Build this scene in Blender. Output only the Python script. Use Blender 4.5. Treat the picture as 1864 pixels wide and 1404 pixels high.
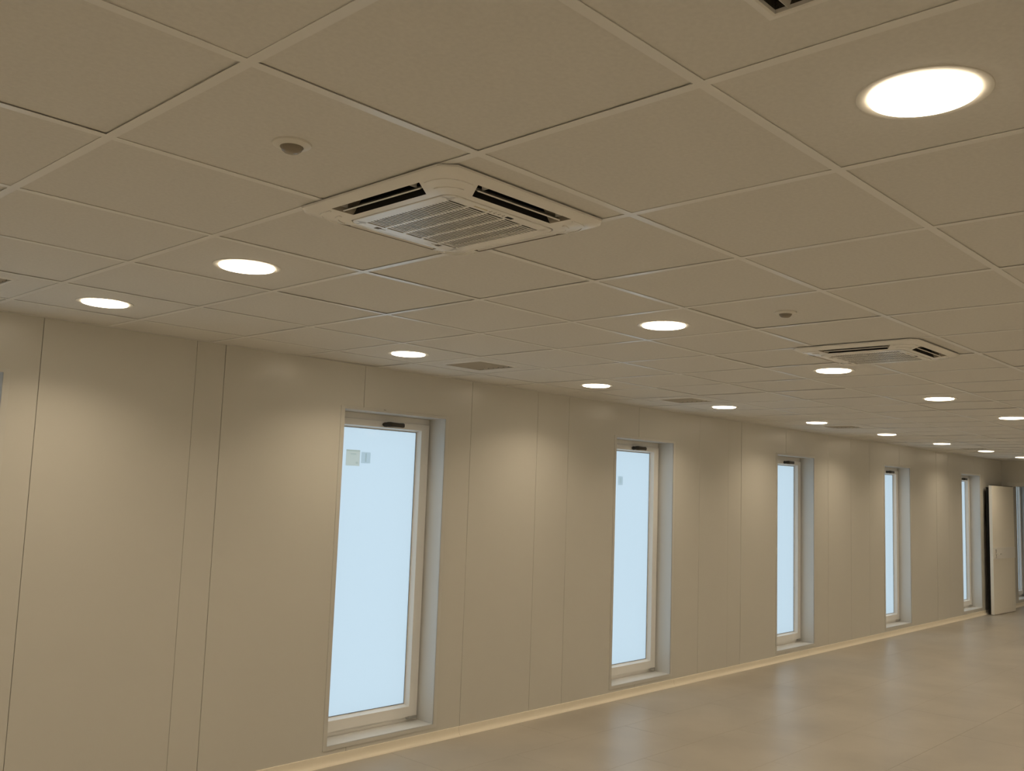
import bpy, math, random
from mathutils import Matrix, Vector

for _o in list(bpy.data.objects):
    bpy.data.objects.remove(_o, do_unlink=True)
scene = bpy.context.scene
COL = scene.collection
random.seed(7)

# ------------------------------------------------------------------ camera
H = 2.5084            # ceiling height (grid flange level)
YW = 3.9877           # inner face of the window wall
T = 0.6               # ceiling module
OFF = 0.012           # grid offset: half a flange
CAM = Vector((-0.8488, -0.9023, H - 0.7717))
YAW, PITCH, ROLL = 0.7567, 0.1103, 0.0351
fw = Vector((math.cos(PITCH) * math.cos(YAW), math.cos(PITCH) * math.sin(YAW), math.sin(PITCH)))
rt = fw.cross(Vector((0, 0, 1))).normalized()
up = rt.cross(fw)
rt, up = math.cos(ROLL) * rt + math.sin(ROLL) * up, -math.sin(ROLL) * rt + math.cos(ROLL) * up
cd = bpy.data.cameras.new('camera')
cd.sensor_width = 36.0
cd.lens = 1701.4 / 1864 * 36.0
cd.clip_start = 0.02
cam = bpy.data.objects.new('camera', cd)
COL.objects.link(cam)
M = Matrix.Identity(4)
for r in range(3):
    M[r][0], M[r][1], M[r][2], M[r][3] = rt[r], up[r], -fw[r], CAM[r]
cam.matrix_world = M
scene.camera = cam

# ------------------------------------------------------------------ world, lamps, exposure
world = bpy.data.worlds.new('overcast_sky')
scene.world = world
world.use_nodes = True
bg = world.node_tree.nodes['Background']
bg.inputs[0].default_value = (0.66, 0.835, 0.955, 1)     # even overcast daylight
bg.inputs[1].default_value = 0.97
LAMP_COLOUR = (1.0, 0.825, 0.595)
LAMP_GLOW = 10.0            # luminance of the opal diffuser itself
LAMP_WATTS = 4.45           # light thrown down by each lamp
LAMP_SPREAD = math.radians(134)
scene.view_settings.view_transform = 'Standard'
scene.view_settings.look = 'None'
scene.view_settings.exposure = 0.0
scene.view_settings.gamma = 1.0
scene.view_settings.use_curve_mapping = False
scene.cycles.diffuse_bounces = 4
scene.cycles.use_light_tree = False
scene.cycles.max_bounces = 6
scene.cycles.adaptive_threshold = 0.06
scene.cycles.sample_clamp_indirect = 6.0


# ------------------------------------------------------------------ materials
def mat(name, col, rough=0.5, spec=0.5, metal=0.0, noise=None, bump=None):
    m = bpy.data.materials.new(name)
    m.use_nodes = True
    nt = m.node_tree
    b = nt.nodes['Principled BSDF']
    b.inputs['Base Color'].default_value = (*col, 1)
    b.inputs['Roughness'].default_value = rough
    b.inputs['Specular IOR Level'].default_value = spec
    b.inputs['Metallic'].default_value = metal
    geo = None
    if noise or bump:
        geo = nt.nodes.new('ShaderNodeNewGeometry')
    if noise:                       # (scale, amount, detail)
        n = nt.nodes.new('ShaderNodeTexNoise')
        n.inputs['Scale'].default_value = noise[0]
        n.inputs['Detail'].default_value = noise[2]
        nt.links.new(geo.outputs['Position'], n.inputs['Vector'])
        r = nt.nodes.new('ShaderNodeMapRange')
        r.inputs['From Min'].default_value = 0.3
        r.inputs['From Max'].default_value = 0.7
        r.inputs['To Min'].default_value = 1 - noise[1]
        r.inputs['To Max'].default_value = 1 + noise[1]
        nt.links.new(n.outputs['Fac'], r.inputs['Value'])
        x = nt.nodes.new('ShaderNodeMix')
        x.data_type = 'RGBA'
        x.blend_type = 'MULTIPLY'
        x.inputs[0].default_value = 1
        x.inputs[6].default_value = (*col, 1)
        nt.links.new(r.outputs['Result'], x.inputs[7])
        nt.links.new(x.outputs[2], b.inputs['Base Color'])
    if bump:                        # (scale, strength, distance)
        n = nt.nodes.new('ShaderNodeTexNoise')
        n.inputs['Scale'].default_value = bump[0]
        n.inputs['Detail'].default_value = 3
        nt.links.new(geo.outputs['Position'], n.inputs['Vector'])
        bp = nt.nodes.new('ShaderNodeBump')
        bp.inputs['Strength'].default_value = bump[1]
        bp.inputs['Distance'].default_value = bump[2]
        nt.links.new(n.outputs['Fac'], bp.inputs['Height'])
        nt.links.new(bp.outputs['Normal'], b.inputs['Normal'])
    return m


def translucent(name, col, gloss=0.0):
    m = bpy.data.materials.new(name)
    m.use_nodes = True
    nt = m.node_tree
    nt.nodes.clear()
    out = nt.nodes.new('ShaderNodeOutputMaterial')
    t = nt.nodes.new('ShaderNodeBsdfTranslucent')
    t.inputs['Color'].default_value = (*col, 1)
    nt.links.new(t.outputs[0], out.inputs[0])
    return m


def clear_glass(name):
    m = bpy.data.materials.new(name)
    m.use_nodes = True
    nt = m.node_tree
    nt.nodes.clear()
    out = nt.nodes.new('ShaderNodeOutputMaterial')
    tr = nt.nodes.new('ShaderNodeBsdfTransparent')
    gl = nt.nodes.new('ShaderNodeBsdfGlossy')
    gl.inputs['Roughness'].default_value = 0.06
    fr = nt.nodes.new('ShaderNodeFresnel')
    fr.inputs['IOR'].default_value = 1.35
    mx = nt.nodes.new('ShaderNodeMixShader')
    nt.links.new(fr.outputs[0], mx.inputs[0])
    nt.links.new(tr.outputs[0], mx.inputs[1])
    nt.links.new(gl.outputs[0], mx.inputs[2])
    nt.links.new(mx.outputs[0], out.inputs[0])
    return m


def emitter(name, col, s):
    m = bpy.data.materials.new(name)
    m.use_nodes = True
    nt = m.node_tree
    nt.nodes.clear()
    out = nt.nodes.new('ShaderNodeOutputMaterial')
    e = nt.nodes.new('ShaderNodeEmission')
    e.inputs[0].default_value = (*col, 1)
    e.inputs[1].default_value = s
    nt.links.new(e.outputs[0], out.inputs[0])
    return m


M_TILE = mat('mineral_fibre_tile', (0.785, 0.77, 0.73), 0.9, 0.2, noise=(90, 0.03, 4), bump=(700, 0.25, 0.0006))
M_BAR = mat('white_steel_grid', (0.86, 0.85, 0.82), 0.28, 0.5)
M_WALL = mat('satin_wall_panel', (0.68, 0.665, 0.615), 0.25, 0.5, noise=(1.2, 0.012, 2), bump=(260, 0.06, 0.0006))
M_CORE = mat('wall_core', (0.40, 0.38, 0.33), 0.9, 0.1)
M_TRIM = mat('painted_window_trim', (0.66, 0.65, 0.61), 0.35, 0.4)
M_REVEAL = mat('white_window_reveal', (0.70, 0.70, 0.68), 0.4, 0.4)
M_PVC = mat('white_pvc', (0.90, 0.885, 0.85), 0.3, 0.5)
M_GASKET = mat('dark_gasket', (0.10, 0.11, 0.12), 0.6, 0.3)
M_FROST = translucent('frosted_glass_film', (0.93, 0.95, 0.96))
M_GLASS = clear_glass('window_glass')
M_BRONZE = mat('dark_bronze_handle', (0.032, 0.025, 0.017), 0.35, 0.5)
M_STEEL = mat('hinge_steel', (0.45, 0.44, 0.42), 0.4, 0.5, 0.6)
M_FLOOR = mat('beige_vinyl_tile', (0.42, 0.385, 0.33), 0.34, 0.45, noise=(1.7, 0.10, 6), bump=(45, 0.05, 0.001))
M_SUB = mat('floor_joint', (0.20, 0.17, 0.13), 0.9, 0.1)
M_SKIRT = mat('cream_skirting', (0.90, 0.83, 0.69), 0.45, 0.4)
M_ACW = mat('white_ac_plastic', (0.93, 0.92, 0.885), 0.25, 0.55)
M_ACD = mat('dark_ac_inside', (0.012, 0.011, 0.010), 0.7, 0.2)
M_ACF = mat('ac_filter_mesh', (0.022, 0.019, 0.014), 0.9, 0.1)
M_ACL = mat('grey_outlet_lip', (0.34, 0.31, 0.26), 0.6, 0.3)
M_MARK = mat('grey_print', (0.18, 0.16, 0.13), 0.6, 0.2)
M_YELLOW = mat('pale_yellow_print', (0.55, 0.47, 0.24), 0.6, 0.2)
M_BEZEL = mat('white_lamp_bezel', (0.80, 0.78, 0.72), 0.4, 0.4)
M_LAMP = emitter('lamp_diffuser', LAMP_COLOUR, LAMP_GLOW)
M_LAMP.cycles.emission_sampling = 'NONE'
M_LENS = mat('smoky_sensor_lens', (0.30, 0.26, 0.20), 0.22, 0.5)
M_VENT = mat('vent_frame_white', (0.86, 0.84, 0.79), 0.45, 0.4)
M_VENTD = mat('vent_dark_mesh', (0.07, 0.062, 0.05), 0.8, 0.2, noise=(400, 0.5, 2))
M_SLAT = mat('vent_slat_grey', (0.70, 0.68, 0.63), 0.4, 0.4)
M_DOOR = mat('door_panel_beige', (0.93, 0.895, 0.81), 0.4, 0.4)
M_BLACK = mat('black_rubber', (0.010, 0.009, 0.008), 0.7, 0.2)
M_DECK = mat('plain_white_deck', (0.55, 0.54, 0.50), 0.9, 0.1)
M_STK1 = translucent('beige_sticker', (0.91, 0.875, 0.80))
M_STK2 = translucent('grey_sticker', (0.86, 0.88, 0.875))
M_STK3 = translucent('sticker_print', (0.82, 0.83, 0.79))


# ------------------------------------------------------------------ mesh helpers
class MB:
    def __init__(s):
        s.v, s.f, s.m = [], [], []

    def quadbox(s, x0, x1, y0, y1, z0, z1, mi=0):
        n = len(s.v)
        s.v += [(x0, y0, z0), (x1, y0, z0), (x1, y1, z0), (x0, y1, z0),
                (x0, y0, z1), (x1, y0, z1), (x1, y1, z1), (x0, y1, z1)]
        for q in ((0, 3, 2, 1), (4, 5, 6, 7), (0, 1, 5, 4), (1, 2, 6, 5), (2, 3, 7, 6), (3, 0, 4, 7)):
            s.f.append([n + i for i in q]); s.m.append(mi)
        return s

    def face(s, pts, mi=0):
        n = len(s.v)
        s.v += [tuple(p) for p in pts]
        s.f.append(list(range(n, n + len(pts)))); s.m.append(mi)
        return s

    def prism(s, poly, a0, a1, axis='y', mi=0):
        """polygon (2D, ccw) extruded along an axis."""
        def P(p, a):
            return {'y': (p[0], a, p[1]), 'z': (p[0], p[1], a), 'x': (a, p[0], p[1])}[axis]
        n, k = len(s.v), len(poly)
        s.v += [P(p, a0) for p in poly] + [P(p, a1) for p in poly]
        s.f.append([n + i for i in range(k)]); s.m.append(mi)
        s.f.append([n + k + i for i in reversed(range(k))]); s.m.append(mi)
        for i in range(k):
            j = (i + 1) % k
            s.f.append([n + i, n + k + i, n + k + j, n + j]); s.m.append(mi)
        return s

    def ring(s, outer, inner, a0, a1, axis='y', mi=0):
        """two polygons with equal counts: a frame with a hole."""
        def P(p, a):
            return {'y': (p[0], a, p[1]), 'z': (p[0], p[1], a), 'x': (a, p[0], p[1])}[axis]
        k, n = len(outer), len(s.v)
        for poly, a in ((outer, a0), (inner, a0), (outer, a1), (inner, a1)):
            s.v += [P(p, a) for p in poly]
        for i in range(k):
            j = (i + 1) % k
            for q in ((i, j, k + j, k + i), (2 * k + i, 3 * k + i, 3 * k + j, 2 * k + j),
                      (i, 2 * k + i, 2 * k + j, j), (k + i, k + j, 3 * k + j, 3 * k + i)):
                s.f.append([n + t for t in q]); s.m.append(mi)
        return s

    def loft(s, rings, mi=0, close_last=False, skip=()):
        n, k = len(s.v), len(rings[0])
        for r in rings:
            s.v += [tuple(p) for p in r]
        for a in range(len(rings) - 1):
            for i in range(k):
                if (a, i) in skip:
                    continue
                j = (i + 1) % k
                s.f.append([n + a * k + i, n + a * k + j, n + (a + 1) * k + j, n + (a + 1) * k + i]); s.m.append(mi)
        if close_last:
            s.f.append([n + (len(rings) - 1) * k + i for i in range(k)]); s.m.append(mi)
        return s

    def lathe(s, prof, seg=32, mi=0, centre=(0, 0)):
        """profile of (radius, z) revolved about the vertical axis; ends on the axis are capped."""
        rings = []
        for r, z in prof:
            rings.append([(centre[0] + r * math.cos(2 * math.pi * i / seg), centre[1] + r * math.sin(2 * math.pi * i / seg), z)
                          for i in range(seg)])
        return s.loft(rings, mi, close_last=True)

    def mesh(s, name, mats):
        me = bpy.data.meshes.new(name)
        me.from_pydata(s.v, [], s.f)
        for m_ in (mats if isinstance(mats, (list, tuple)) else [mats]):
            me.materials.append(m_)
        me.polygons.foreach_set('material_index', s.m)
        me.update()
        return me

    def build(s, name, mats, parent=None, smooth=False, bevel=0.0, recalc=True):
        me = s.mesh(name, mats)
        if recalc:
            import bmesh
            bm = bmesh.new(); bm.from_mesh(me)
            bmesh.ops.remove_doubles(bm, verts=bm.verts, dist=1e-6)
            bmesh.ops.recalc_face_normals(bm, faces=bm.faces)
            bm.to_mesh(me); bm.free()
        if smooth:
            me.polygons.foreach_set('use_smooth', [True] * len(me.polygons))
            me.set_sharp_from_angle(angle=math.radians(38))
        return link(name, me, parent, bevel)


def link(name, me, parent=None, bevel=0.0):
    o = bpy.data.objects.new(name, me)
    COL.objects.link(o)
    if parent is not None:
        o.parent = parent
    if bevel:
        b = o.modifiers.new('bevel', 'BEVEL')
        b.width = bevel
        b.segments = 2
        b.limit_method = 'ANGLE'
    return o


def empty(name, loc=(0, 0, 0)):
    e = bpy.data.objects.new(name, None)
    e.empty_display_size = 0.1
    e.location = loc
    COL.objects.link(e)
    return e


def tag(o, label=None, cat=None, group=None, kind=None):
    if label: o['label'] = label
    if cat: o['category'] = cat
    if group: o['group'] = group
    if kind: o['kind'] = kind
    return o


def copy_tree(o, parent=None):
    c = o.copy()
    COL.objects.link(c)
    if parent is not None:
        c.parent = parent
    for ch in list(o.children):
        copy_tree(ch, c)
    return c


def rect(x0, x1, z0, z1):
    return [(x0, z0), (x1, z0), (x1, z1), (x0, z1)]


# ------------------------------------------------------------------ room extents
X0, X1 = -3.3, 16.62           # room along the window wall
XE = 20.4                      # end of the next room, seen through the doorway
Y0 = -2.8
WIN_U = [-0.176, 2.744, 5.642, 8.558, 11.515, 14.536, 17.42]
WIN_W, WZ0, WZ1 = 0.942, 0.089, 2.233


def in_view(x, y, m=0.9):
    """rough plan-view test: inside the horizontal field of view, with a margin in metres"""
    dx, dy = x - CAM.x, y - CAM.y
    f = dx * math.cos(YAW) + dy * math.sin(YAW)
    s = dx * math.sin(YAW) - dy * math.cos(YAW)
    return f > 0.3 and abs(s) < f * 0.60 + m


# ------------------------------------------------------------------ floor
fl = MB().quadbox(X0 - 0.2, XE, Y0 - 0.2, 4.25, -0.12, -0.004).build('floor', M_SUB)
tag(fl, 'beige vinyl tile floor with satin sheen', None, kind='structure')
rest = MB()
ft_meshes = {}
nrow = 0
y = 2.797 - 0.6 * 10
while y < YW:
    ya, yb = max(y, Y0), min(y + 0.6, YW)
    x = 4.465 - 1.2 * 8 + (0.0 if nrow % 2 == 1 else 0.6)
    while x < XE:
        xa, xb = max(x, X0), min(x + 1.2, XE)
        if yb - ya > 0.02 and xb - xa > 0.02:
            g = 0.0006
            if in_view((xa + xb) / 2, (ya + yb) / 2, 0.5) and xa > 1.0 and xb < 18.2:
                key = (round(xb - xa, 3), round(yb - ya, 3))
                if key not in ft_meshes:
                    hx, hy = key[0] / 2 - g, key[1] / 2 - g
                    b = 0.0007
                    mb = MB()
                    mb.loft([[(-hx, -hy, -0.004), (hx, -hy, -0.004), (hx, hy, -0.004), (-hx, hy, -0.004)],
                             [(-hx, -hy, -b), (hx, -hy, -b), (hx, hy, -b), (-hx, hy, -b)],
                             [(-hx + b, -hy + b, 0), (hx - b, -hy + b, 0), (hx - b, hy - b, 0), (-hx + b, hy - b, 0)]], close_last=True)
                    ft_meshes[key] = mb.mesh('floor_tile', M_FLOOR)
                o = link('floor_tile', ft_meshes[key], fl)
                o.location = ((xa + xb) / 2, (ya + yb) / 2, 0)
            else:
                rest.quadbox(xa + g, xb - g, ya + g, yb - g, -0.004, 0)
        x += 1.2
    y += 0.6
    nrow += 1
tag(rest.build('floor_tiling', M_FLOOR, fl, recalc=False), kind='stuff')

# ------------------------------------------------------------------ window wall
core = MB()
yb0, yb1 = YW + 0.016, YW + 0.30
segs = []
xx = X0 - 0.2
for u in WIN_U:
    core.quadbox(xx, u + 0.012, yb0, yb1, -0.12, 2.85)
    core.quadbox(u + 0.012, u + WIN_W - 0.012, yb0, yb1, -0.12, WZ0 + 0.012)
    core.quadbox(u + 0.012, u + WIN_W - 0.012, yb0, yb1, WZ1 - 0.012, 2.85)
    xx = u + WIN_W - 0.012
core.quadbox(xx, XE + 0.2, yb0, yb1, -0.12, 2.85)
wall_back = core.build('wall_back', M_CORE, recalc=False)
tag(wall_back, 'long wall of pale satin panels with tall narrow windows', kind='structure')

SEAMS = [-3.3, -2.3, -1.27, -1.03, -0.01, 0.902, 1.731, 1.910, 2.925, 3.912, 4.640, 5.024, 6.005, 7.019, 7.555, 7.815,
         8.79, 9.847, 10.49, 11.05, 12.06, 13.22, 13.47, 13.98, 15.15, 16.15, 16.67, 17.9, 18.9, 20.4]
for a, b in zip(SEAMS, SEAMS[1:]):
    g = 0.0012
    a2, b2 = a + g, b - g
    z0, z1 = 0.0, H + 0.03
    poly = None
    o = 0.010
    for u in WIN_U:
        w0, w1 = u + o, u + WIN_W - o
        if w0 < b2 < w1 and a2 < w0:      # window bites the right side
            poly = [(a2, z0), (b2, z0), (b2, WZ0 + o), (w0, WZ0 + o), (w0, WZ1 - o), (b2, WZ1 - o), (b2, z1), (a2, z1)]
        elif w0 < a2 < w1 and b2 > w1:
            poly = [(a2, z0), (b2, z0), (b2, z1), (a2, z1), (a2, WZ1 - o), (w1, WZ1 - o), (w1, WZ0 + o), (a2, WZ0 + o)]
    if poly is None:
        poly = rect(a2, b2, z0, z1)
    rec = 0.0015 if b - a < 0.3 else 0.0
    MB().prism(poly, YW + rec, YW + 0.016).build('wall_panel', M_WALL, wall_back, bevel=0.0012)

# skirting in strips
sk = empty('baseboard_back', (0, YW, 0))
tag(sk, 'low cream skirting along the window wall', kind='structure')
joints = [X0, -1.4, 1.25, 3.90, 6.61, 9.3, 12.0, 14.7, 16.62]
prof = [(0, 0.0), (-0.032, 0.0), (-0.031, 0.003), (-0.020, 0.011), (-0.0125, 0.022), (-0.009, 0.036), (-0.0075, 0.052), (-0.006, 0.062), (0, 0.063)]
for a, b in list(zip(joints, joints[1:])) + [(16.72, XE)]:
    MB().prism(prof, a + 0.0008, b - 0.0008, axis='x').build('skirting_strip', M_SKIRT, sk, smooth=True)


# ------------------------------------------------------------------ windows
def make_window(n, u):
    root = empty('window_%d' % n, (u, YW, 0))
    tag(root, kind='structure')
    W = WIN_W
    i0, i1, k0, k1 = 0.031, W - 0.031, 0.113, 2.214        # reveal opening
    D = 0.157
    # flat cover trim, slightly proud of the panels
    MB().ring(rect(0, W, WZ0, WZ1), rect(i0, i1, k0, k1), -0.004, 0.0015).build('trim_frame', M_TRIM, root, bevel=0.001)
    # reveal lining
    MB().ring(rect(i0 - 0.011, i1 + 0.011, k0 - 0.011, k1 + 0.011), rect(i0, i1, k0, k1), -0.002, 0.29).build('reveal', M_REVEAL, root)
    MB().quadbox(i0, i1, 0.0, D + 0.01, k0, k0 + 0.003).build('sill', M_REVEAL, root, bevel=0.001)
    # fixed frame and sash (insets: left, right, bottom, top)
    def inset(R_, l, r_, b_, t_):
        return (R_[0] + l, R_[1] - r_, R_[2] + b_, R_[3] - t_)
    op = (i0, i1, k0, k1)
    MB().ring(rect(*op), rect(*inset(op, 0.035, 0.035, 0.050, 0.055)), D + 0.012, D + 0.075).build('fixed_frame', M_PVC, root, bevel=0.002)
    q0 = inset(op, 0.010, 0.010, 0.033, 0.040)             # sash outline
    q1 = inset(q0, 0.004, 0.004, 0.004, 0.004)
    q2 = inset(q0, 0.075, 0.075, 0.072, 0.047)             # flat face of the sash
    q3 = inset(q2, 0.009, 0.009, 0.010, 0.009)             # sloping glazing bead
    q4 = inset(q3, 0.006, 0.006, 0.004, 0.004)             # pale seal
    q5 = inset(q4, 0.0030, 0.0030, 0.0035, 0.0030)         # dark edge of the glass
    s1, t0, t1 = q0[1], q0[2], q0[3]
    rings = []
    for R_, yy in ((q0, D + 0.012), (q1, D - 0.004), (q2, D - 0.004), (q3, D + 0.036), (q3, D + 0.06), (q0, D + 0.06), (q0, D + 0.012)):
        rings.append([(p[0], yy, p[1]) for p in rect(*R_)])
    sash = MB().loft(rings).build('sash', M_PVC, root)
    MB().ring(rect(*inset(q3, -0.0006, -0.0006, -0.0006, -0.0006)), rect(*q4), D + 0.0355, D + 0.0385).build('pale_seal', M_PVC, sash)
    MB().ring(rect(*q4), rect(*q5), D + 0.0365, D + 0.0385).build('gasket', M_GASKET, sash)
    g0, g1, h0, h1 = inset(q3, -0.001, -0.001, -0.001, -0.001)
    ya, yb = D + 0.039, D + 0.047
    gl = MB()
    gl.face([(g0, ya, h0), (g1, ya, h0), (g1, ya, h1), (g0, ya, h1)], 1)
    gl.face([(g0, yb, h0), (g0, yb, h1), (g1, yb, h1), (g1, yb, h0)], 0)
    pane = gl.build('pane', [M_FROST, M_GLASS], root, recalc=False)
    tag(pane, 'frosted glass pane glowing with bluish daylight')
    # lever handle on the top rail, pointing right
    hx, hz = 0.492, t1 - 0.027
    hd = empty('handle', (hx, D - 0.004, hz))
    hd.parent = root
    tag(hd, 'dark bronze lever handle')
    MB().prism([(0.030 * math.cos(a) * 0.9, 0.016 * math.sin(a)) for a in [2 * math.pi * i / 20 for i in range(20)]], -0.009, 0).build('rosette', M_BRONZE, hd, bevel=0.002)
    lev = []
    for x, yy, hw, hh in ((-0.022, -0.012, 0.006, 0.010), (-0.014, -0.040, 0.009, 0.016), (0.0, -0.054, 0.011, 0.0175), (0.03, -0.058, 0.009, 0.0160),
                          (0.075, -0.058, 0.0085, 0.0150), (0.112, -0.058, 0.0085, 0.0165), (0.122, -0.058, 0.005, 0.013)):
        lev.append([(x, yy + hw * math.cos(a), hh * math.sin(a)) for a in [2 * math.pi * i / 12 for i in range(12)]])
    MB().loft([[(-0.022, -0.012, 0)] * 12] + lev + [[(0.124, -0.058, 0)] * 12]).build('lever', M_BRONZE, hd, smooth=True)
    # bottom hinge
    hg = MB().quadbox(s1 - 0.085, s1 - 0.012, D - 0.014, D - 0.002, t0 - 0.012, t0 + 0.006)
    hg.quadbox(s1 - 0.10, s1 - 0.085, D - 0.010, D - 0.002, t0 - 0.010, t0 + 0.004)
    hg.build('hinge', M_STEEL, root, bevel=0.002)
    return root, pane, D + 0.0375


WIN = []
labels = ['sliver of a tall window at the left edge, showing only its right reveal',
          'largest tall narrow window with frosted glass and two stickers',
          'second largest tall narrow window with one small grey sticker',
          'third full window along the wall from the left, no sticker',
          'fourth full window along the wall, between third window and the last one',
          'narrowest looking full window, nearest the open door',
          'window strip seen through the open doorway']
for k, u in enumerate(WIN_U):
    r_, pane, yg = make_window(k + 1, u)
    r_['label'] = labels[k]
    WIN.append((r_, pane, yg))


def sticker(k, x0, x1, z0, z1, m, label, marks=()):
    r_, pane, yg = WIN[k]
    u = WIN_U[k]
    s = MB().quadbox(x0 - u, x1 - u, yg - 0.0004, yg, z0, z1)
    for (a, b, c, d) in marks:
        w, h = x1 - x0, z1 - z0
        s.face([(x0 - u + a * w, yg - 0.0008, z0 + c * h), (x0 - u + b * w, yg - 0.0008, z0 + c * h),
                (x0 - u + b * w, yg - 0.0008, z0 + d * h), (x0 - u + a * w, yg - 0.0008, z0 + d * h)], 1)
    o = s.build('sticker', [m, M_STK3], pane, recalc=False)
    o['label'] = label


sticker(1, 2.949, 3.064, 1.855, 1.962, M_STK1, 'beige sticker with grey heading on the glass',
        [(0.0, 1.0, 0.90, 1.0), (0.32, 0.72, 0.70, 0.78), (0.72, 0.88, 0.12, 0.26)])
sticker(1, 3.076, 3.154, 1.876, 1.951, M_STK2, 'small grey sticker beside the beige one', [(0.42, 0.58, 0.12, 0.9)])
sticker(2, 5.970, 6.040, 1.806, 1.885, M_STK2, 'small grey sticker on the glass', [(0.40, 0.6, 0.25, 0.8)])
# small dark notch on the top trim of the nearest window
MB().quadbox(0.345, 0.365, -0.0045, -0.003, WZ1 - 0.004, WZ1 - 0.001).build('trim_notch', M_MARK, WIN[1][0])

# ------------------------------------------------------------------ other walls
w = MB().quadbox(X0 - 0.2, XE, Y0 - 0.2, Y0, -0.12, 2.85).build('wall_front', M_WALL, recalc=False)
tag(w, 'plain pale wall facing the windows', kind='structure')
w = MB().quadbox(X0 - 0.2, X0, Y0, YW + 0.016, -0.12, 2.85).build('wall_left', M_WALL, recalc=False)
tag(w, 'plain pale wall behind the viewer', kind='structure')
w = MB().quadbox(XE, XE + 0.2, Y0 - 0.2, YW + 0.3, -0.12, 2.85).build('wall_far', M_WALL, recalc=False)
tag(w, 'far wall of the next room', kind='structure')
# end wall with a doorway next to the corner
DY0, DY1, DZ = 2.80, 3.845, 2.075
ew = MB()
ew.quadbox(X1, X1 + 0.10, Y0, DY0, 0, 2.85)
ew.quadbox(X1, X1 + 0.10, DY0, DY1, DZ, 2.85)
ew.quadbox(X1, X1 + 0.10, DY1, YW - 0.0005, 0, 2.85)
end_wall = ew.build('wall_right', M_WALL, recalc=False)
tag(end_wall, 'short end wall with the doorway', kind='structure')

# ------------------------------------------------------------------ door
dr = empty('door_1', (X1, DY1, 0))
tag(dr, 'pale door standing open against the window wall', kind='structure')
fr = MB()
fr.prism([(DY0 - DY1 - 0.06, 0), (DY0 - DY1 + 0.0, 0), (DY0 - DY1 + 0.0, DZ), (0.0, DZ), (0.0, 0), (0.055, 0), (0.055, DZ + 0.075), (DY0 - DY1 - 0.06, DZ + 0.075)], -0.018, 0.118, axis='x')
fr.build('door_frame', M_TRIM, dr, bevel=0.003)
leaf = empty('leaf', (-0.03, -0.005, 0.006))
leaf.parent = dr
leaf.rotation_euler = (0, 0, math.radians(180 - 2.6))
LW, LH = 1.01, 2.06
# local: x from hinge to free edge; the room side is +y after the half turn
MB().quadbox(0.0, LW, -0.008, 0.040, 0.0, LH).build('leaf_panel', M_DOOR, leaf, bevel=0.003)
MB().quadbox(0.01, LW - 0.006, -0.052, -0.0082, 0.010, LH - 0.030).build('seal_and_gap_shade', M_BLACK, leaf)  # black back layer: rubber edge, with the shade of the wall gap coloured in
gs = MB()
gs.quadbox(0.0, LW, 0.003, 0.030, LH, LH + 0.008)
gs.build('top_seal', M_BLACK, leaf)
for (za, zb) in ((0.0, 0.085), (LH - 0.075, LH - 0.004)):
    MB().quadbox(0.01, LW - 0.03, 0.0402, 0.043, za + 0.004, zb).build('edge_rail', M_DOOR, leaf, bevel=0.001)
MB().quadbox(0.01, LW - 0.02, 0.0402, 0.050, 0.880, 1.060).build('lock_rail', M_PVC, leaf, bevel=0.001)
hnd = MB()
hnd.quadbox(LW - 0.115, LW - 0.075, 0.0502, 0.056, 0.90, 1.035)
pts = []
for x, yy, rr in ((LW - 0.095, 0.05, 0.010), (LW - 0.095, 0.085, 0.010), (LW - 0.105, 0.098, 0.010), (LW - 0.20, 0.098, 0.009), (LW - 0.225, 0.096, 0.008)):
    pts.append((x, yy, rr))
rr_ = []
for k, (x, yy, r) in enumerate(pts):
    ang = [2 * math.pi * i / 10 for i in range(10)]
    if k < 2:
        rr_.append([(x + r * math.cos(a), yy, 0.965 + r * math.sin(a)) for a in ang])
    elif k == 2:
        rr_.append([(x + 0.7 * r * math.cos(a), yy - 0.7 * r * math.cos(a), 0.965 + r * math.sin(a)) for a in ang])
    else:
        rr_.append([(x, yy - r * math.cos(a), 0.965 + r * math.sin(a)) for a in ang])
hnd.loft([rr_[0]] + rr_[1:], close_last=True)
M_CHROME = mat('pale_handle_metal', (0.85, 0.82, 0.76), 0.25, 0.5, 0.5)
hnd.build('handle', M_CHROME, leaf, bevel=0.0015)
for z in (0.25, 1.05, 1.85):
    MB().lathe([(0.0001, z - 0.05), (0.010, z - 0.05), (0.010, z + 0.05), (0.0001, z + 0.05)], 12, centre=(-0.012, 0.022)).build('hinge', M_STEEL, leaf)

# ------------------------------------------------------------------ suspended ceiling
deck = MB().quadbox(X0 - 0.2, XE + 0.2, Y0 - 0.2, YW + 0.3, 2.85, 2.95).build('ceiling', M_DECK, recalc=False)
tag(deck, 'suspended ceiling of square white tiles in a metal grid', kind='structure')
ZT = H + 0.0021          # tile soffit, resting a little above the visible flange
AC_C = [(0.912, 1.015), (3.905, 1.010)]
AC_H = 0.3175
VENTS = [(0.30, -0.377), (0.30, 3.30), (3.30, 3.30), (5.68, 3.30), (8.70, 3.30), (12.90, 3.28)]
VENT_H = 0.180
tile_rest = MB()
tile_cache = {}


def tile_mesh(x0, x1, y0, y1):
    key = (round(x1 - x0, 4), round(y1 - y0, 4))
    if key not in tile_cache:
        hx, hy = key[0] / 2, key[1] / 2
        tile_cache[key] = MB().quadbox(-hx, hx, -hy, hy, 0, 0.015).mesh('ceiling_tile', M_TILE)
    return tile_cache[key]


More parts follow.
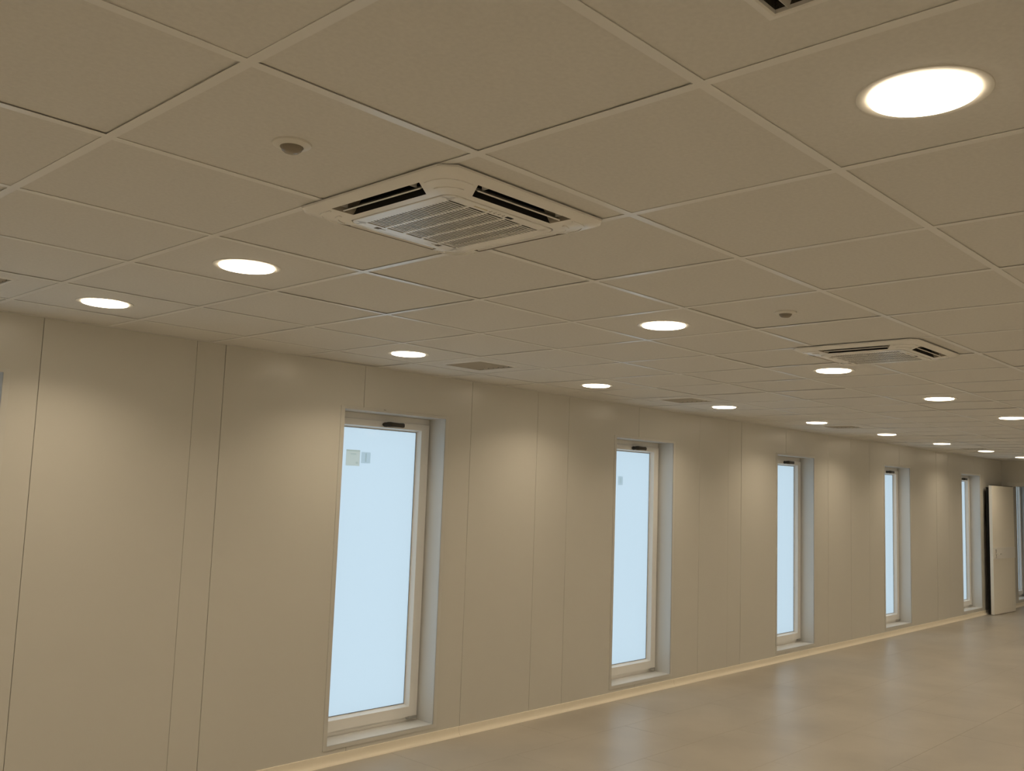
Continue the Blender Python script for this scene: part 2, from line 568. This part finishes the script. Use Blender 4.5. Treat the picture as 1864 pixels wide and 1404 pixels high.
ni0, ni1 = -5, 34
nj0, nj1 = -5, 6
n_tiles = 0
for i in range(ni0, ni1):
    for j in range(nj0, nj1 + 1):
        xa, xb = max(i * T + OFF, X0) + 0.003, min((i + 1) * T + OFF, XE) - 0.003
        ya, yb = max(j * T + OFF, Y0) + 0.003, min((j + 1) * T + OFF, YW) - 0.003
        if xb - xa < 0.05 or yb - ya < 0.05:
            continue
        if xa < X1 + 0.05 < xb + 0.1:
            pass
        vis = in_view((xa + xb) / 2, (ya + yb) / 2, 0.7) and xa < 16.9
        dz = random.choice([0.0, 0.0, 0.0, 0.0004, 0.0009, 0.0016])
        hole = None
        for (ax, ay) in AC_C:
            if abs((xa + xb) / 2 - ax) < 0.2:
                if j == 1:
                    yb = ay - AC_H + 0.030
                if j == 2:
                    ya = ay + AC_H - 0.030
        for (vx, vy) in VENTS:
            if xa < vx < xb and ya < vy < yb:
                hole = (vx, vy)
        if not vis and not hole:
            tile_rest.quadbox(xa, xb, ya, yb, ZT + dz, ZT + dz + 0.015)
            continue
        n_tiles += 1
        if hole:
            h = VENT_H - 0.018
            cx, cy = (xa + xb) / 2, (ya + yb) / 2
            o = MB().ring(rect(xa, xb, ya, yb), rect(hole[0] - h, hole[0] + h, hole[1] - h, hole[1] + h), ZT, ZT + 0.015, axis='z').build('ceiling_tile', M_TILE, deck)
        else:
            o = link('ceiling_tile', tile_mesh(xa, xb, ya, yb), deck)
            o.location = ((xa + xb) / 2, (ya + yb) / 2, ZT + dz)
            o.rotation_euler = (random.uniform(-1, 1) * 0.0012, random.uniform(-1, 1) * 0.0012, 0)
tag(tile_rest.build('ceiling_tiling', M_TILE, deck, recalc=False), kind='stuff')

# T-bars: continuous main runners along the room every 1.2 m, 1.2 m cross tees, 0.6 m short tees
FW = 0.012
bar_rest = MB()
bar_cache = {}


def bar(x0, x1, y0, y1, along):
    cx, cy = (x0 + x1) / 2, (y0 + y1) / 2
    vis = any(in_view(x0 + (x1 - x0) * t, y0 + (y1 - y0) * t, 0.5) for t in (0, 0.25, 0.5, 0.75, 1)) and x0 < 16.8
    L = (x1 - x0) if along == 'x' else (y1 - y0)

    def shape(mb, ox, oy):
        if along == 'x':
            mb.quadbox(ox - L / 2, ox + L / 2, oy - FW, oy + FW, H, H + 0.0012)
            mb.quadbox(ox - L / 2, ox + L / 2, oy - 0.0012, oy + 0.0012, H + 0.0012, H + 0.03)
        else:
            mb.quadbox(ox - FW, ox + FW, oy - L / 2, oy + L / 2, H, H + 0.0012)
            mb.quadbox(ox - 0.0012, ox + 0.0012, oy - L / 2, oy + L / 2, H + 0.0012, H + 0.03)
        return mb
    if not vis:
        shape(bar_rest, cx, cy)
        return
    key = (along, round(L, 3))
    if key not in bar_cache:
        bar_cache[key] = shape(MB(), 0, 0).mesh('grid_bar', M_BAR)
    o = link('grid_bar', bar_cache[key], deck)
    o.location = (cx, cy, 0)


for j in (-4, -2, 0, 2, 4, 6):          # mains
    x = X0
    while x < X1 - 0.01:
        xe = min(x + 3.6, X1)
        # main runner is cut where a cassette panel covers it
        cuts = [(ax - AC_H + 0.03, ax + AC_H - 0.03) for (ax, ay) in AC_C if abs(ay - j * T - OFF) < AC_H]
        a = x
        for c0, c1 in cuts:
            if a < c0 < xe:
                bar(a, c0, j * T + OFF, j * T + OFF, 'x')
                a = c1
        bar(a, xe, j * T + OFF, j * T + OFF, 'x')
        x = xe
for i in range(-5, 28):
    x = i * T + OFF
    if not X0 < x < X1:
        continue
    for j in (-4, -2, 0, 2, 4):
        bar(x, x, j * T + OFF + FW, (j + 2) * T + OFF - FW, 'y')
    bar(x, x, Y0, -4 * T + OFF - FW, 'y')
    bar(x, x, 6 * T + OFF + FW, YW - 0.02, 'y')
for i in range(-6, 28):
    xa, xb = max(i * T + OFF, X0) + FW, min((i + 1) * T + OFF, X1) - FW
    if xb - xa < 0.05:
        continue
    for j in (-3, -1, 1, 3, 5):
        bar(xa, xb, j * T + OFF, j * T + OFF, 'x')
tag(bar_rest.build('grid_bars', M_BAR, deck, recalc=False), kind='stuff')
tr = MB().quadbox(X0, X1, YW - 0.020, YW - 0.0005, H - 0.0002, H + 0.0012)
tr.quadbox(X0, X1, YW - 0.0017, YW - 0.0005, H + 0.0012, H + 0.02)
tag(tr.build('trim_1', M_BAR, recalc=False), 'thin white edge trim where ceiling meets window wall', kind='structure')


# ------------------------------------------------------------------ cassette air conditioners
def rsq(h, r, z, chamfer=False, t=0.183, n=9):
    """rounded square ring; every ring has the same vertex layout with vertices at +-t on each side"""
    pts = []
    for q in range(4):
        ca, sa = [(1, 0), (0, 1), (-1, 0), (0, -1)][q]
        loc = [(h, -t), (h, t)]
        for k in range(n):
            a = (math.pi / 2) * k / (n - 1)
            if chamfer:
                f = k / (n - 1)
                loc.append((h - r * f, h - r + r * f))
            else:
                loc.append((h - r + r * math.cos(a), h - r + r * math.sin(a)))
        for (px, py) in loc:
            pts.append((ca * px - sa * py, sa * px + ca * py, z))
    return pts


NSEG = 11


def make_ac():
    root = empty('air_conditioner')
    so, si, tl, ti = 0.287, 0.235, 0.183, 0.152
    # outer frame: flange, gently sloping border, then corner blocks between the four air outlets
    rings = [rsq(AC_H - 0.030, 0.034, -0.0022, True), rsq(AC_H, 0.036, -0.0022, True), rsq(AC_H, 0.036, -0.0075, True), rsq(AC_H - 0.004, 0.036, -0.0100, True),
             rsq(0.302, 0.040, -0.0150, False), rsq(so, 0.060, -0.0200, False), rsq(si, 0.046, -0.0305, False, ti), rsq(0.2130, 0.033, -0.0330, False, ti),
             rsq(0.2120, 0.033, -0.0320, False, ti), rsq(0.2115, 0.033, -0.012, False, ti)]
    skip = {(5, q * NSEG) for q in range(4)}
    body = MB().loft(rings, skip=skip).build('panel_frame', M_ACW, root, smooth=True)
    # outlet ducts (dark), one per side
    for q in range(4):
        c, s = [(1, 0), (0, 1), (-1, 0), (0, -1)][q]
        R = lambda p: (c * p[0] - s * p[1], s * p[0] + c * p[1], p[2])
        d = MB()
        A = [(so, -tl, -0.0200), (so, tl, -0.0200), (si, ti, -0.0305), (si, -ti, -0.0305)]
        te = tl - 0.045
        B = [(so - 0.010, -te, 0.045), (so - 0.010, te, 0.045), (si - 0.012, te - 0.03, 0.045), (si - 0.012, -te + 0.03, 0.045)]
        for k in range(4):
            e = (k + 1) % 4
            d.face([R(A[k]), R(A[e]), R(B[e]), R(B[k])], [2, 2, 0, 2][k])
        d.face([R(p) for p in B], 0)
        d.build('air_outlet', [M_ACD, M_ACF, M_ACL], root, recalc=False)
        # swing vane seen almost edge-on, on short pivot arms
        v = MB()
        m_ = 0.264
        sec = [(m_ + 0.0015, -0.0235), (m_ - 0.0015, -0.0262), (m_ - 0.030, -0.0055), (m_ - 0.029, -0.0035)]
        v.loft([[R((a, -ti - 0.008, b)) for a, b in sec], [R((a, ti + 0.008, b)) for a, b in sec]], close_last=True)
        v.face([R((a, -ti - 0.008, b)) for a, b in reversed(sec)])
        for tt in (-0.145, 0.1425):
            box = [(m_ - 0.002, tt), (m_ + 0.020, tt), (m_ + 0.020, tt + 0.0025), (m_ - 0.002, tt + 0.0025)]
            v.loft([[R((a, b, -0.019)) for a, b in box], [R((a, b, -0.004)) for a, b in box]], close_last=True)
        v.build('vane', M_ACW, root, recalc=True)
        # raised corner cover between two outlets
        cc = MB()

        def arc(h, r, z, a0=0.0, n=10):
            o_ = [(h, 0.196)] + [(h - r + r * math.cos(math.pi / 2 * k / (n - 1)), h - r + r * math.sin(math.pi / 2 * k / (n - 1))) for k in range(n)] + [(0.196, h)]
            return [R((x_, y_, z)) for x_, y_ in o_]
        for h0_, h1_ in ((0.2832, 0.2780), (0.2500, 0.2430)):      # two slim raised lips follow the corner
            rz = lambda h: (0.060 - (0.287 - h) * 0.269, -0.020 - (0.287 - h) * 0.2019)
            (ra, za), (rb, zb) = rz(h0_), rz(h1_)
            secs = [(h0_, ra, za + 0.002), (h0_, ra, za - 0.0024), (h1_, rb, zb - 0.0024), (h1_, rb, zb + 0.002)]
            rows = [arc(h, r, z) for h, r, z in secs]
            for a_ in range(len(rows) - 1):
                for k in range(len(rows[0]) - 1):
                    cc.face([rows[a_][k], rows[a_][k + 1], rows[a_ + 1][k + 1], rows[a_ + 1][k]])
            cc.face([r_[0] for r_ in rows]); cc.face([r_[-1] for r_ in reversed(rows)])
        cc.build('corner_lip', M_ACW, root)
    # dropped front panel with the return-air grille
    zg = -0.0345
    G = 0.172
    fp = MB()
    rr = [rsq(0.2090, 0.031, -0.012), rsq(0.2090, 0.031, -0.0330), rsq(0.2075, 0.030, zg), rsq(0.190, 0.012, zg), rsq(G, 0.0005, zg), rsq(G, 0.0005, zg + 0.012)]
    front = fp.loft([[p for p in r_] for r_ in rr]).build('front_panel', M_ACW, root, smooth=True)
    MB().face([(-G, -G, zg + 0.011), (-G, G, zg + 0.011), (G, G, zg + 0.011), (G, -G, zg + 0.011)]).build('filter', M_ACF, front, recalc=False)
    gr = MB()
    N = 28
    pitch = 2 * G / N
    for k in range(1, N):
        y_ = -G + k * pitch
        gr.quadbox(-G, G, y_ - pitch * 0.21, y_ + pitch * 0.21, zg + 0.0004, zg + 0.0016)
    o = gr.build('grille_slats', M_ACW, front, recalc=False)
    o['kind'] = 'stuff'
    for k in range(1, 5):
        x_ = -G + k * 2 * G / 5
        MB().quadbox(x_ - 0.0042, x_ + 0.0042, -G, G, zg, zg + 0.004).build('grille_rib', M_ACW, front)
    # latches, receiver window and printed symbols
    for sx in (-1, 1):
        l = MB().quadbox(sx * 0.118 - 0.008, sx * 0.118 + 0.008, 0.182, 0.198, zg - 0.0006, zg + 0.001)
        l.quadbox(sx * 0.118 - (0.0 if sx < 0 else 0.028), sx * 0.118 + (0.028 if sx < 0 else 0.0), 0.1885, 0.1905, zg - 0.0005, zg + 0.001)
        l.build('latch', M_MARK, front)
    MB().quadbox(0.024, 0.048, -0.194, -0.182, zg - 0.0008, zg + 0.001).build('receiver_window', M_BLACK, front)
    pm = MB()
    for k in range(4):
        x_ = -0.040 + k * 0.0165
        pm.quadbox(x_, x_ + 0.005, -0.188, -0.184, zg - 0.0004, zg + 0.0005)
        pm.quadbox(x_ + 0.001, x_ + 0.004, -0.194, -0.1915, zg - 0.0004, zg + 0.0005)
    pm.build('indicator_symbols', M_MARK, front)
    ym = MB()
    for k in range(7):
        x_ = -0.098 + k * 0.0072
        ym.quadbox(x_, x_ + 0.0046, -0.191, -0.185, zg - 0.0004, zg + 0.0005)
    ym.build('yellow_print', M_YELLOW, front)
    return root


ac = make_ac()
ac.location = (AC_C[0][0], AC_C[0][1], H)
tag(ac, 'larger white ceiling cassette air conditioner, nearest the viewer', 'air conditioner', 'ceiling cassette air conditioners')
ac2 = copy_tree(ac)
ac2.location = (AC_C[1][0], AC_C[1][1], H)
tag(ac2, 'smaller distant ceiling cassette air conditioner behind a lit downlight', 'air conditioner', 'ceiling cassette air conditioners')


# ------------------------------------------------------------------ downlights
def make_downlight():
    root = empty('downlight')
    MB().lathe([(0.0990, 0.010), (0.0990, -0.0005), (0.1040, -0.0008), (0.1185, -0.0018), (0.1210, -0.0016), (0.1220, -0.0006), (0.1220, 0.006), (0.104, 0.010)], 48).build('bezel', M_BEZEL, root, smooth=True)
    MB().lathe([(0.0985, 0.002), (0.0985, -0.0042), (0.0970, -0.0062), (0.092, -0.0074), (0.06, -0.0080), (0.002, -0.0082)], 48).build('diffuser', M_LAMP, root, smooth=True)
    ld = bpy.data.lights.new('lamp_light', 'AREA')
    ld.shape = 'DISK'
    ld.size = 0.190
    ld.energy = LAMP_WATTS
    ld.color = LAMP_COLOUR
    ld.spread = LAMP_SPREAD
    lo = bpy.data.objects.new('light_source', ld)
    COL.objects.link(lo)
    lo.parent = root
    lo.location = (0, 0, -0.0098)
    return root


ordinal = ['first', 'second', 'third', 'fourth', 'fifth', 'sixth', 'seventh', 'eighth', 'ninth']
spots = []
for k in range(9):
    lab = 'round lit downlight, %s from the left in the row beside the window wall' % ordinal[k]
    if k == 8:
        lab = 'round lit downlight half cut by the right edge, farthest beside the window wall'
    spots.append((0.9 + 1.8 * k, 3.3, lab))
spots.append((0.9, 2.1, 'round lit downlight at left, between cassette air conditioner and window-wall row'))
spots.append((2.7, 1.5, 'round lit downlight in mid ceiling, left of the distant motion sensor'))
spots.append((4.5, 1.5, 'round lit downlight just below the distant air conditioner'))
spots.append((6.3, 1.5, 'round lit downlight right of and beyond the distant air conditioner'))
spots.append((8.1, 1.5, 'round lit downlight cut by the right edge below the distant air conditioner'))
spots.append((0.9, -0.3, 'largest round lit downlight, nearest, at the upper right'))
HID = 'round lit downlight outside the photographed part of the ceiling'
for x, y in [(-0.9, 3.3), (-2.7, 3.3), (-0.9, 1.5), (-2.7, 1.5)]:
    spots.append((x, y, HID))
for k in range(4):
    spots.append((9.9 + 1.8 * k, 1.5, HID))
for k in range(-2, 9):
    if k != 0:
        spots.append((0.9 + 1.8 * k, -0.3, HID))
    spots.append((0.9 + 1.8 * k, -2.1, HID))
spots += [(18.6, 3.0, HID), (18.6, 1.2, HID)]
proto = make_downlight()
for k, (x, y, lab) in enumerate(spots):
    o = proto if k == 0 else copy_tree(proto)
    o.location = (x + OFF, y + OFF, ZT)
    tag(o, lab, 'downlight', 'downlights outside the view' if lab == HID else 'round ceiling downlights')


# ------------------------------------------------------------------ motion sensors
def make_sensor():
    root = empty('motion_sensor')
    MB().lathe([(0.030, 0.004), (0.0450, 0.003), (0.0455, 0.000), (0.0440, -0.0035), (0.034, -0.0065), (0.0275, -0.0085), (0.0265, -0.0060), (0.0, -0.0060)], 40).build('base_ring', M_BEZEL, root, smooth=True)
    MB().lathe([(0.0260, -0.0055), (0.0255, -0.0100), (0.0225, -0.0160), (0.0170, -0.0205), (0.0090, -0.0230), (0.0005, -0.0235)], 32).build('lens', M_LENS, root, smooth=True)
    return root


sn = make_sensor()
sn.location = (0.305, 0.912, ZT)
tag(sn, 'round ceiling motion sensor left of the nearest air conditioner', 'sensor', 'ceiling motion sensors')
s2 = copy_tree(sn)
s2.location = (2.725, 0.915, ZT)
tag(s2, 'small distant ceiling motion sensor above the far air conditioner', 'sensor', 'ceiling motion sensors')


# ------------------------------------------------------------------ ceiling vents
def make_vent():
    root = empty('ceiling_vent')
    h, i = VENT_H, VENT_H - 0.021
    fr_ = MB()
    sq = lambda a, z: [(-a, -a, z), (a, -a, z), (a, a, z), (-a, a, z)]
    fr_.loft([sq(h, 0.006), sq(h, 0.0005), sq(h - 0.003, -0.0010), sq(i + 0.004, -0.0045), sq(i, -0.0030), sq(i, 0.0040)])
    fr_.build('vent_frame', M_VENT, root)
    MB().loft([sq(i, 0.0040), sq(i, 0.0500)]).build('vent_box', M_VENTD, root, recalc=False)
    MB().face([(-i, -i, 0.045), (-i, i, 0.045), (i, i, 0.045), (i, -i, 0.045)]).build('mesh_back', M_VENTD, root, recalc=False)
    for k in range(7):
        y_ = -i + (k + 0.5) * 2 * i / 7
        p = [(y_ - 0.0060, 0.0120), (y_ - 0.0005, -0.0010), (y_ + 0.0010, -0.0005), (y_ - 0.0045, 0.0125)]
        MB().prism(p, -i, i, axis='x').build('slat', M_SLAT, root)
    return root


vl = ['dark square air vent cut by the top edge of the ceiling view', 'square ceiling vent barely showing at the left edge',
      'square ceiling vent nearest the largest window', 'square ceiling vent between the second and third windows, beside the wall',
      'small dark ceiling vent above the third and fourth windows', 'tiny dark ceiling vent far off near the open door']
v0 = make_vent()
for k, (x, y) in enumerate(VENTS):
    o = v0 if k == 0 else copy_tree(v0)
    o.location = (x, y, ZT)
    tag(o, vl[k], 'vent', 'square ceiling vents')
